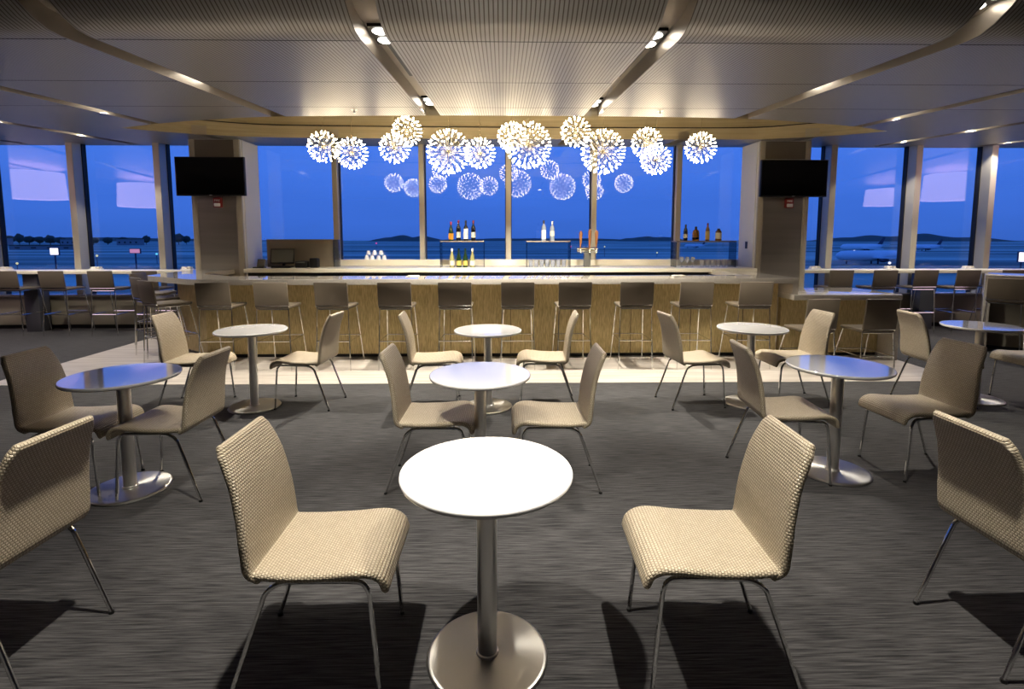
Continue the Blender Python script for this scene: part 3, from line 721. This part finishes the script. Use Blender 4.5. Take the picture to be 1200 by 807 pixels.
GD = ['leftmost small', 'second from left small', 'small, below the high one left of centre', 'small, highest one left of centre', 'large left-of-centre', 'small, right of the large left-of-centre one', 'small, behind the largest one', 'largest centre', 'small high right-of-centre', 'large right-of-centre', 'small upper one of the right overlapping pair', 'small lower one of the right overlapping pair', 'rightmost small']
def ray_pt(px, py, y):
    a = (px - 600) / 610; b = -(py - 338) / 610; th = math.radians(5.5); ya = .017
    fy = math.cos(th) + b * math.sin(th); z = -math.sin(th) + b * math.cos(th)
    Xx = a * math.cos(ya) + fy * math.sin(ya); Yy = -a * math.sin(ya) + fy * math.cos(ya)
    return (Xx * y / Yy, y, 1.574 + z * y / Yy)
protos = {}
def globe(i, px, py, D, y, desc):
    x_, y_, z_ = ray_pt(px, py, y); R = D / 2 - .02; big = D > .5
    t = thing('globe_pendant', 'spiky lit globe pendant over the bar, %s' % desc, 'pendant light', (x_, y_, z_), 0, 'spiky globe pendants over the bar')
    n = 144 if big else 90; key = round(D, 3)
    P = []
    for k in range(n):
        zz = 1 - 2 * (k + .5) / n; r = math.sqrt(1 - zz * zz); ph = k * PI * (3 - math.sqrt(5)) + i
        P.append(Vector((r * math.cos(ph), r * math.sin(ph), zz)))
    sp = MB()
    for p in P: sp.tube([p * .02, p * (R - .015)], .0011, 3, caps=False)
    o = sp.build('spokes', 'spoke', t); o['kind'] = 'stuff'
    MB().lathe([(0, -.025), (.018, -.018), (.025, 0), (.018, .018), (0, .025)], 12).build('hub', 'spoke', t)
    MB().tube([(0, 0, .02), (0, 0, 3.615 - z_)], .0018, 5).build('cable', 'spoke', t)
    MB().lathe([(0, 3.600 - z_), (.05, 3.600 - z_), (.05, 3.6195 - z_), (0, 3.6195 - z_)], 16).build('ceiling_rose', 'spoke', t)
    # the hundred that face the room most are parts, the rest one part
    order = sorted(range(n), key=lambda k: P[k].y - .2 * P[k].z)
    for k in order[:100]:
        b = bpy.data.objects.new('bulb', BME); COL.objects.link(b); b.parent = t; b.location = P[k] * R
        b.rotation_mode = 'QUATERNION'; b.rotation_quaternion = P[k].to_track_quat('Z', 'Y')
    if n > 100:
        bm = bmesh.new()
        for k in order[100:]:
            m4 = Matrix.Translation(P[k] * R) @ P[k].to_track_quat('Z', 'Y').to_matrix().to_4x4()
            tmp = bmesh.new(); tmp.from_mesh(BME); bmesh.ops.transform(tmp, matrix=m4, verts=tmp.verts)
            me = bpy.data.meshes.new('t'); tmp.to_mesh(me); tmp.free(); bm.from_mesh(me); bpy.data.meshes.remove(me)
        me = bpy.data.meshes.new('rear_bulbs'); bm.to_mesh(me); bm.free(); me.materials.append(M['bulb'])
        b = bpy.data.objects.new('rear_bulbs', me); COL.objects.link(b); b.parent = t; b['kind'] = 'stuff'
for i, (g, y, d) in enumerate(zip(GL, GY, GD)): globe(i, g[0], g[1], g[2], y, d)

# ------------------------------------------------------------------ downlights in the ceiling channels
def downlight(x, y, label, power, size=80, aim=(0, 0), lens=True, blend=.3, col=(1, .93, .82)):
    z = cz(y) + CD
    t = thing('downlight', label, 'downlight', (x, y, z - .001), 0, 'twin downlights in the ceiling channels')
    MB().box((-.068, -.16, -.03), (.068, .16, 0)).build('housing', 'black', t)
    for dy in (-.08, .08):
        o = MB().lathe([(0, -.040), (.040, -.040), (.052, -.033), (.052, -.0305), (0, -.0305)], 20).build('lamp', 'lamp', t); o.location = (0, dy, 0)
    ld = bpy.data.lights.new('spot', 'SPOT'); ld.energy = power * K['spot']; ld.spot_size = math.radians(size); ld.spot_blend = blend; ld.shadow_soft_size = .04; ld.color = col
    s = bpy.data.objects.new('lamp_beam', ld); COL.objects.link(s); s.parent = t; s.location = (0, 0, -.06)
    s.rotation_euler = (math.radians(aim[1]), math.radians(aim[0]), 0)
DL = [(-.82, 3.72, 75, 62), (1.04, 3.77, 75, 62), (-.82, 6.0, 230, 112, (0, 16)), (1.04, 6.05, 230, 112, (0, 16)), (-2.68, 4.95, 135, 72), (2.90, 5.10, 135, 72),
      (-4.54, 6.3, 60, 95), (4.76, 6.5, 60, 95), (-6.40, 6.95, 60, 110), (6.62, 7.55, 60, 110), (-6.40, 8.3, 40, 110), (6.62, 8.8, 40, 110), (8.48, 8.9, 35, 110), (-8.26, 7.3, 50, 110),
      (2.90, 3.22, 6, 60), (-.82, 1.72, 235, 80, (0, 0), .95), (1.04, 1.75, 235, 80, (0, 0), .95)]
DN = ['in the left of the two central ceiling channels, nearer the viewer', 'in the right of the two central ceiling channels, nearer the viewer',
      'in the left central ceiling channel, just before the globe pendants', 'in the right central ceiling channel, just before the globe pendants',
      'glowing in the first channel left of the central ceiling panels', 'glowing in the first channel right of the central ceiling panels',
      'glowing in the ceiling channel left of the recess tip', 'glowing in the ceiling channel right of the recess tip',
      'leftmost one near the left windows', 'on the right near the windows, further from the column', 'near the left windows, above the second mullion',
      'on the right near the windows, closest to the column', 'farthest right near the window tops', 'at the left photo edge near the window tops',
      'at the top right corner of the photo', 'above and left of the front centre table', 'above and right of the front centre table']
for i, (x, y, p, s, *am) in enumerate(DL):
    downlight(x, y, 'twin downlight ' + DN[i], p, s, aim=am[0] if am else (0, 0), blend=am[1] if len(am) > 1 else .3)

# glowing drum shades out in the room beside the view (their reflections show in the side windows)
for x, y, z0, z1, lb in ((-10.07, 7.35, 2.42, 2.98, 'left room, nearer the windows'), (-8.65, 5.9, 2.33, 2.87, 'left room, farther from the windows'), (9.95, 7.35, 2.42, 2.98, 'right room, nearer the windows'), (9.75, 5.75, 2.40, 2.80, 'right room, farther from the windows')):
    t = thing('drum_pendant', 'large glowing pale drum shade pendant in the ' + lb, 'pendant light', (x, y, z0), 0, 'large drum shades')
    h = z1 - z0
    MB().lathe([(.58, 0), (.55, h), (.54, h), (.57, 0)], 40).build('lamp_shade', 'shade', t)
    MB().lathe([(0, .02), (.565, .02), (.565, .03), (0, .03)], 32).build('diffuser', 'shade', t)
    MB().tube([(0, 0, .03), (0, 0, cz(y) - z0)], .006, 8).build('stem', 'chrome', t)

# sprinkler heads
for px, lb in ((412, 'left of centre'), (777, 'right of centre')):
    p = ray_pt(px, 126.5, 5.85)
    t = thing('sprinkler_head', 'small ceiling sprinkler head %s above the bar' % lb, 'sprinkler', (p[0], 5.95, cz(5.95)))
    MB().lathe([(0, -.004), (.035, -.004), (.035, 0)], 16).build('escutcheon', 'brushed', t); MB().lathe([(.008, -.004), (.008, -.03), (.02, -.032), (.02, -.036), (0, -.036)], 12).build('deflector', 'brushed', t)
# air slots in the inner channels
for x, lb in ((-.828, 'left'), (1.052, 'right')):
    z = cz(4.4) + CD
    t = thing('air_slot', 'narrow black air slot inside the %s inner ceiling channel' % lb, 'air vent', (x, 4.4, z - .002)); 
    q = MB().box((-.018, -.5, -.014), (.018, .5, .0)).build('slot', 'black', t); q.rotation_euler = (math.atan(.063), 0, 0)

# ------------------------------------------------------------------ outside
GZ = -9.0
mg = mat('airfield_ground', (.1, .2, .2, 1), .8)
streaks(mg, (0.06, 0.13, 0.11, 1), (0.40, 0.60, 0.52, 1), scale=(.0035, .02, 1), nscale=1.0, detail=5, lo=0.38, hi=0.66)
mb = MB(); mb.box((-2500, 10.5, GZ - 1), (2500, 2600, GZ)); o = mb.build('airfield', mg); o['kind'] = 'structure'; o['label'] = 'dim airfield ground and water at dusk'
flat('hill', (.05, .09, .08, 1), .9); flat('tree', (.035, .06, .05, 1), .95); flat('house', (.22, .26, .28, 1), .8); flat('aircraft', (.75, .85, .9, 1), .3); flat('aircraft_dark', (.04, .05, .09, 1), .4)
flat('runway_stripe', (.42, .55, .55, 1), .8)
def hill(px0, px1, hpx, y, label):
    x0 = ((px0 - 600) / 610 + .017) * y; x1 = ((px1 - 600) / 610 + .017) * y; H_ = hpx / 610 * y + 9 + 1.6
    bm = bmesh.new(); nx, ny = 40, 6; g = []
    for j in range(ny + 1):
        row = []
        for i in range(nx + 1):
            u = i / nx; v = j / ny
            z = (math.sin(PI * u) ** .6) * math.sin(PI * v) * (.75 + .45 * noise.noise(Vector((u * 6, v * 2, px0)))) * H_
            row.append(bm.verts.new((x0 + (x1 - x0) * u, y + (v - .5) * 200, GZ + max(z, -.5))))
        g.append(row)
    for j in range(ny):
        for i in range(nx): f = bm.faces.new((g[j][i], g[j][i + 1], g[j + 1][i + 1], g[j + 1][i])); f.smooth = True
    me = bpy.data.meshes.new('hill'); bm.to_mesh(me); bm.free(); me.materials.append(M['hill']); o = bpy.data.objects.new('hill', me); COL.objects.link(o)
    tag(o, label, 'hill')
hill(438, 520, 5, 2000, 'low dark hill on the horizon behind the wine bottles')
hill(725, 800, 4, 2050, 'low dark hill on the horizon right of the beer taps')
hill(960, 1180, 6, 1900, 'long low headland on the horizon behind the airliners at right')
hill(-200, 330, 2.2, 2100, 'long low shoreline on the horizon at left')
hill(500, 760, 1.2, 2300, 'very low shoreline on the horizon behind the bar centre')
rnd = random.Random(3)
def treeline(px, hpx, wpx, y, label):
    x = ((px - 600) / 610 + .017) * y; h = hpx / 610 * y + 10.6; wd = wpx / 610 * y
    t = thing('tree', label, 'tree', (x, y, GZ), 0, 'distant trees on the left horizon')
    bm = bmesh.new(); bmesh.ops.create_icosphere(bm, subdivisions=3, radius=1)
    for v in bm.verts:
        k = 1 + .35 * noise.noise(v.co * 2.3 + Vector((px, 0, 0))); v.co = Vector((v.co.x * wd / 2 * k, v.co.y * wd / 2 * k, h * .62 + v.co.z * h * .40 * k))
    for f in bm.faces: f.smooth = True
    me = bpy.data.meshes.new('foliage'); bm.to_mesh(me); bm.free(); me.materials.append(M['tree']); o = bpy.data.objects.new('foliage', me); COL.objects.link(o); o.parent = t
    MB().tube([(0, 0, 0), (0, 0, h * .4)], [wd * .04, wd * .03], 8).build('trunk', 'tree', t)
for px, h, wd in ((8, 2.5, 9), (22, 3, 12), (34, 5, 8), (45, 2.5, 11), (57, 2, 9), (69, 3.2, 11), (80, 1.5, 10), (107, 1.5, 9), (118, 1, 10), (134, 1.2, 9), (152, 1.5, 10), (178, 3, 8), (204, 3.5, 9), (215, 5, 10), (224, 3, 8)):
    treeline(px, h, wd, 900 + rnd.uniform(-60, 60), 'dark rounded tree on the far left shoreline')
def house(px, y, wd, h, label):
    x = ((px - 600) / 610 + .017) * y
    t = thing('distant_building', label, 'building', (x, y, GZ))
    MB().box((-wd / 2, -6, 0), (wd / 2, 6, h)).build('wall', 'house', t)
    mb = MB(); mb.prism([(-wd / 2 - 1, -7), (wd / 2 + 1, -7), (wd / 2 + 1, 7), (-wd / 2 - 1, 7)], h, h + .6); mb.build('roof', 'tree', t)
    for k in range(4): MB().box((-wd / 2 + wd * (k + .35) / 4, -6.2, h * .35), (-wd / 2 + wd * (k + .65) / 4, -6.0, h * .6)).build('window_opening', 'black', t)
house(14, 820, 24, 11, 'pale low building among the trees at far left'); house(95, 820, 30, 9.5, 'pale building behind the second left window'); house(160, 820, 34, 9.6, 'wide pale building behind the stools at left')
house(65, 500, 60, 4.0, 'long pale-blue low hangar behind the lit box at left')

def airliner(px, y, length, label, rz=0.0, fus=1.9):
    x = ((px - 600) / 610 + .017) * y; L = length / 2
    t = thing('airliner', label, 'airplane', (x, y, GZ), rz)
    zc = fus + 1.2
    MB().tube([(-L, 0, zc), (-L * .96, 0, zc), (-L * .88, 0, zc), (-L * .7, 0, zc), (L * .45, 0, zc), (L * .8, 0, zc + fus * .3), (L, 0, zc + fus * .6)], [.05 * fus, .5 * fus, .85 * fus, fus, fus, fus * .6, fus * .12], 20).build('fuselage', 'aircraft', t)
    for s in (-1, 1):
        MB().prism([(-L * .15, s * fus * .7), (L * .12, s * fus * .7), (L * .32, s * L * .9), (L * .24, s * L * .9)], zc - fus * .45, zc - fus * .25).build('wing', 'aircraft', t)
        MB().tube([(-L * .1, s * L * .33, zc - fus * .8), (-L * .02, s * L * .33, zc - fus * .8), (L * .1, s * L * .33, zc - fus * .75)], [fus * .3, fus * .38, fus * .22], 14).build('engine', 'aircraft_dark', t)
        MB().prism([(L * .82, s * fus * .2), (L * .97, s * fus * .2), (L * 1.02, s * L * .32), (L * .95, s * L * .32)], zc + fus * .7, zc + fus * .8).build('tailplane', 'aircraft', t)
        MB().tube([(0, s * fus * .9, 0), (0, s * fus * .9, zc - fus * .5)], .35, 8).build('landing_gear', 'aircraft_dark', t)
    mb = MB(); a = [(L * .68, zc + fus * .7), (L * .92, zc + fus * .9), (L * 1.05, zc + fus * 2.9), (L * .93, zc + fus * 2.9)]
    v1 = [mb.bm.verts.new((p[0], -.15, p[1])) for p in a]; v2 = [mb.bm.verts.new((p[0], .15, p[1])) for p in a]
    mb.bm.faces.new(v1); mb.bm.faces.new(list(reversed(v2)))
    for i in range(4): mb.bm.faces.new((v1[i], v1[(i + 1) % 4], v2[(i + 1) % 4], v2[i]))
    mb.build('tail_fin', 'aircraft_dark', t)
    MB().tube([(-L * .72, 0, 0), (-L * .72, 0, zc - fus * .5)], .3, 8).build('landing_gear', 'aircraft_dark', t)
airliner(1014, 400, 34, 'parked airliner with dark tail fin behind the right windows, farther one', .0, 2.6)
airliner(1030, 215, 33, 'large pale airliner fuselage just above the right window counter', .0, 2.2)
airliner(1088, 430, 30, 'distant airliner seen in the window right of the two nearer ones', .0, 2.2)
airliner(815, 560, 26, 'tiny airliner seen through the right display shelf', .3, 1.6)

flat('glow_white', (1, 1, 1, 1), emit=(1, .9, .88, 1), es=1.6); flat('glow_pink', (1, .6, .6, 1), emit=(.9, .30, .32, 1), es=.6); flat('glow_yellow', (1, .9, .4, 1), emit=(.9, .75, .25, 1), es=.9); flat('glow_cyan', (.4, 1, 1, 1), emit=(.2, .85, .8, 1), es=.9); flat('glow_red', (1, .1, .2, 1), emit=(.9, .05, .25, 1), es=1.0)
def panel_light(px, py, wpx, hpx, y, m, label):  # lit boxes added outdoors; the white ones stand in for reflections of the room
    p = ray_pt(px, py, y); wd = wpx / 610 * y; h = hpx / 610 * y
    t = thing('glow_standin', label, 'glow stand-in', (p[0], y, GZ))
    MB().box((-wd / 2 - .2, .02, p[2] - GZ - h / 2 - .2), (wd / 2 + .2, .5, p[2] - GZ + h / 2 + .2)).build('cabinet', 'aircraft_dark', t)
    MB().box((-wd / 2, -.1, p[2] - GZ - h / 2), (wd / 2, .02, p[2] - GZ + h / 2)).build('lit_panel', m, t)
    MB().tube([(0, .25, 0), (0, .25, p[2] - GZ - h / 2)], .25, 8).build('post', 'aircraft_dark', t)
panel_light(63.5, 294.5, 9, 7.5, 180, 'glow_white', 'added bright white lit box outside the leftmost window, for a reflection')
panel_light(1198, 301, 8, 11, 180, 'glow_white', 'added pinkish white lit box outside the window at right edge, for a reflection')
panel_light(158, 294, 11, 4.5, 180, 'glow_pink', 'dim pink lit panel outside the second left window')
def field_light(px, py, r, y, m, label):
    p = ray_pt(px, py, y); R = r / 610 * y
    t = thing('airfield_light', label, 'light', (p[0], y, GZ), 0, 'airfield lights outside')
    MB().lathe([(0, -R), (R * .7, -R * .7), (R, 0), (R * .7, R * .7), (0, R)], 12, (0, 0, p[2] - GZ)).build('lamp_head', m, t)
    MB().tube([(0, 0, 0), (0, 0, p[2] - GZ - R)], .12, 6).build('post', 'aircraft_dark', t)
for px, py, r, y, m, lb in ((20, 308.5, 1.3, 180, 'glow_yellow', 'small yellow airfield light low in the leftmost window'), (29.5, 326, 1.3, 120, 'glow_yellow', 'yellow light below the left window counter, left one of a pair'), (37.5, 326, 1.3, 120, 'glow_yellow', 'yellow light below the left window counter, right one of a pair'),
        (113.5, 299.5, 1.3, 200, 'glow_yellow', 'dim yellow airfield light left in the second left window'), (183.5, 297.5, 1.2, 220, 'glow_cyan', 'cyan airfield light beside the second left mullion'), (441, 285, .9, 500, 'glow_red', 'small red light on the horizon above the white cups'),
        (708.5, 289, .8, 300, 'glow_yellow', 'small light left of the two beside the taps'), (770, 296, .9, 300, 'glow_yellow', 'small yellow light right of the beer taps'), (969, 296, 1.2, 240, 'glow_cyan', 'cyan airfield light right of the steel column'), (1001, 294, 1.1, 380, 'glow_white', 'white light at the nose of the farther airliner'), (1042.5, 308, 1.5, 190, 'glow_white', 'white light in front of the large airliner'), (669, 289, .7, 400, 'glow_red', 'tiny red light beside the middle shelf')):
    field_light(px, py, r, y, m, lb)
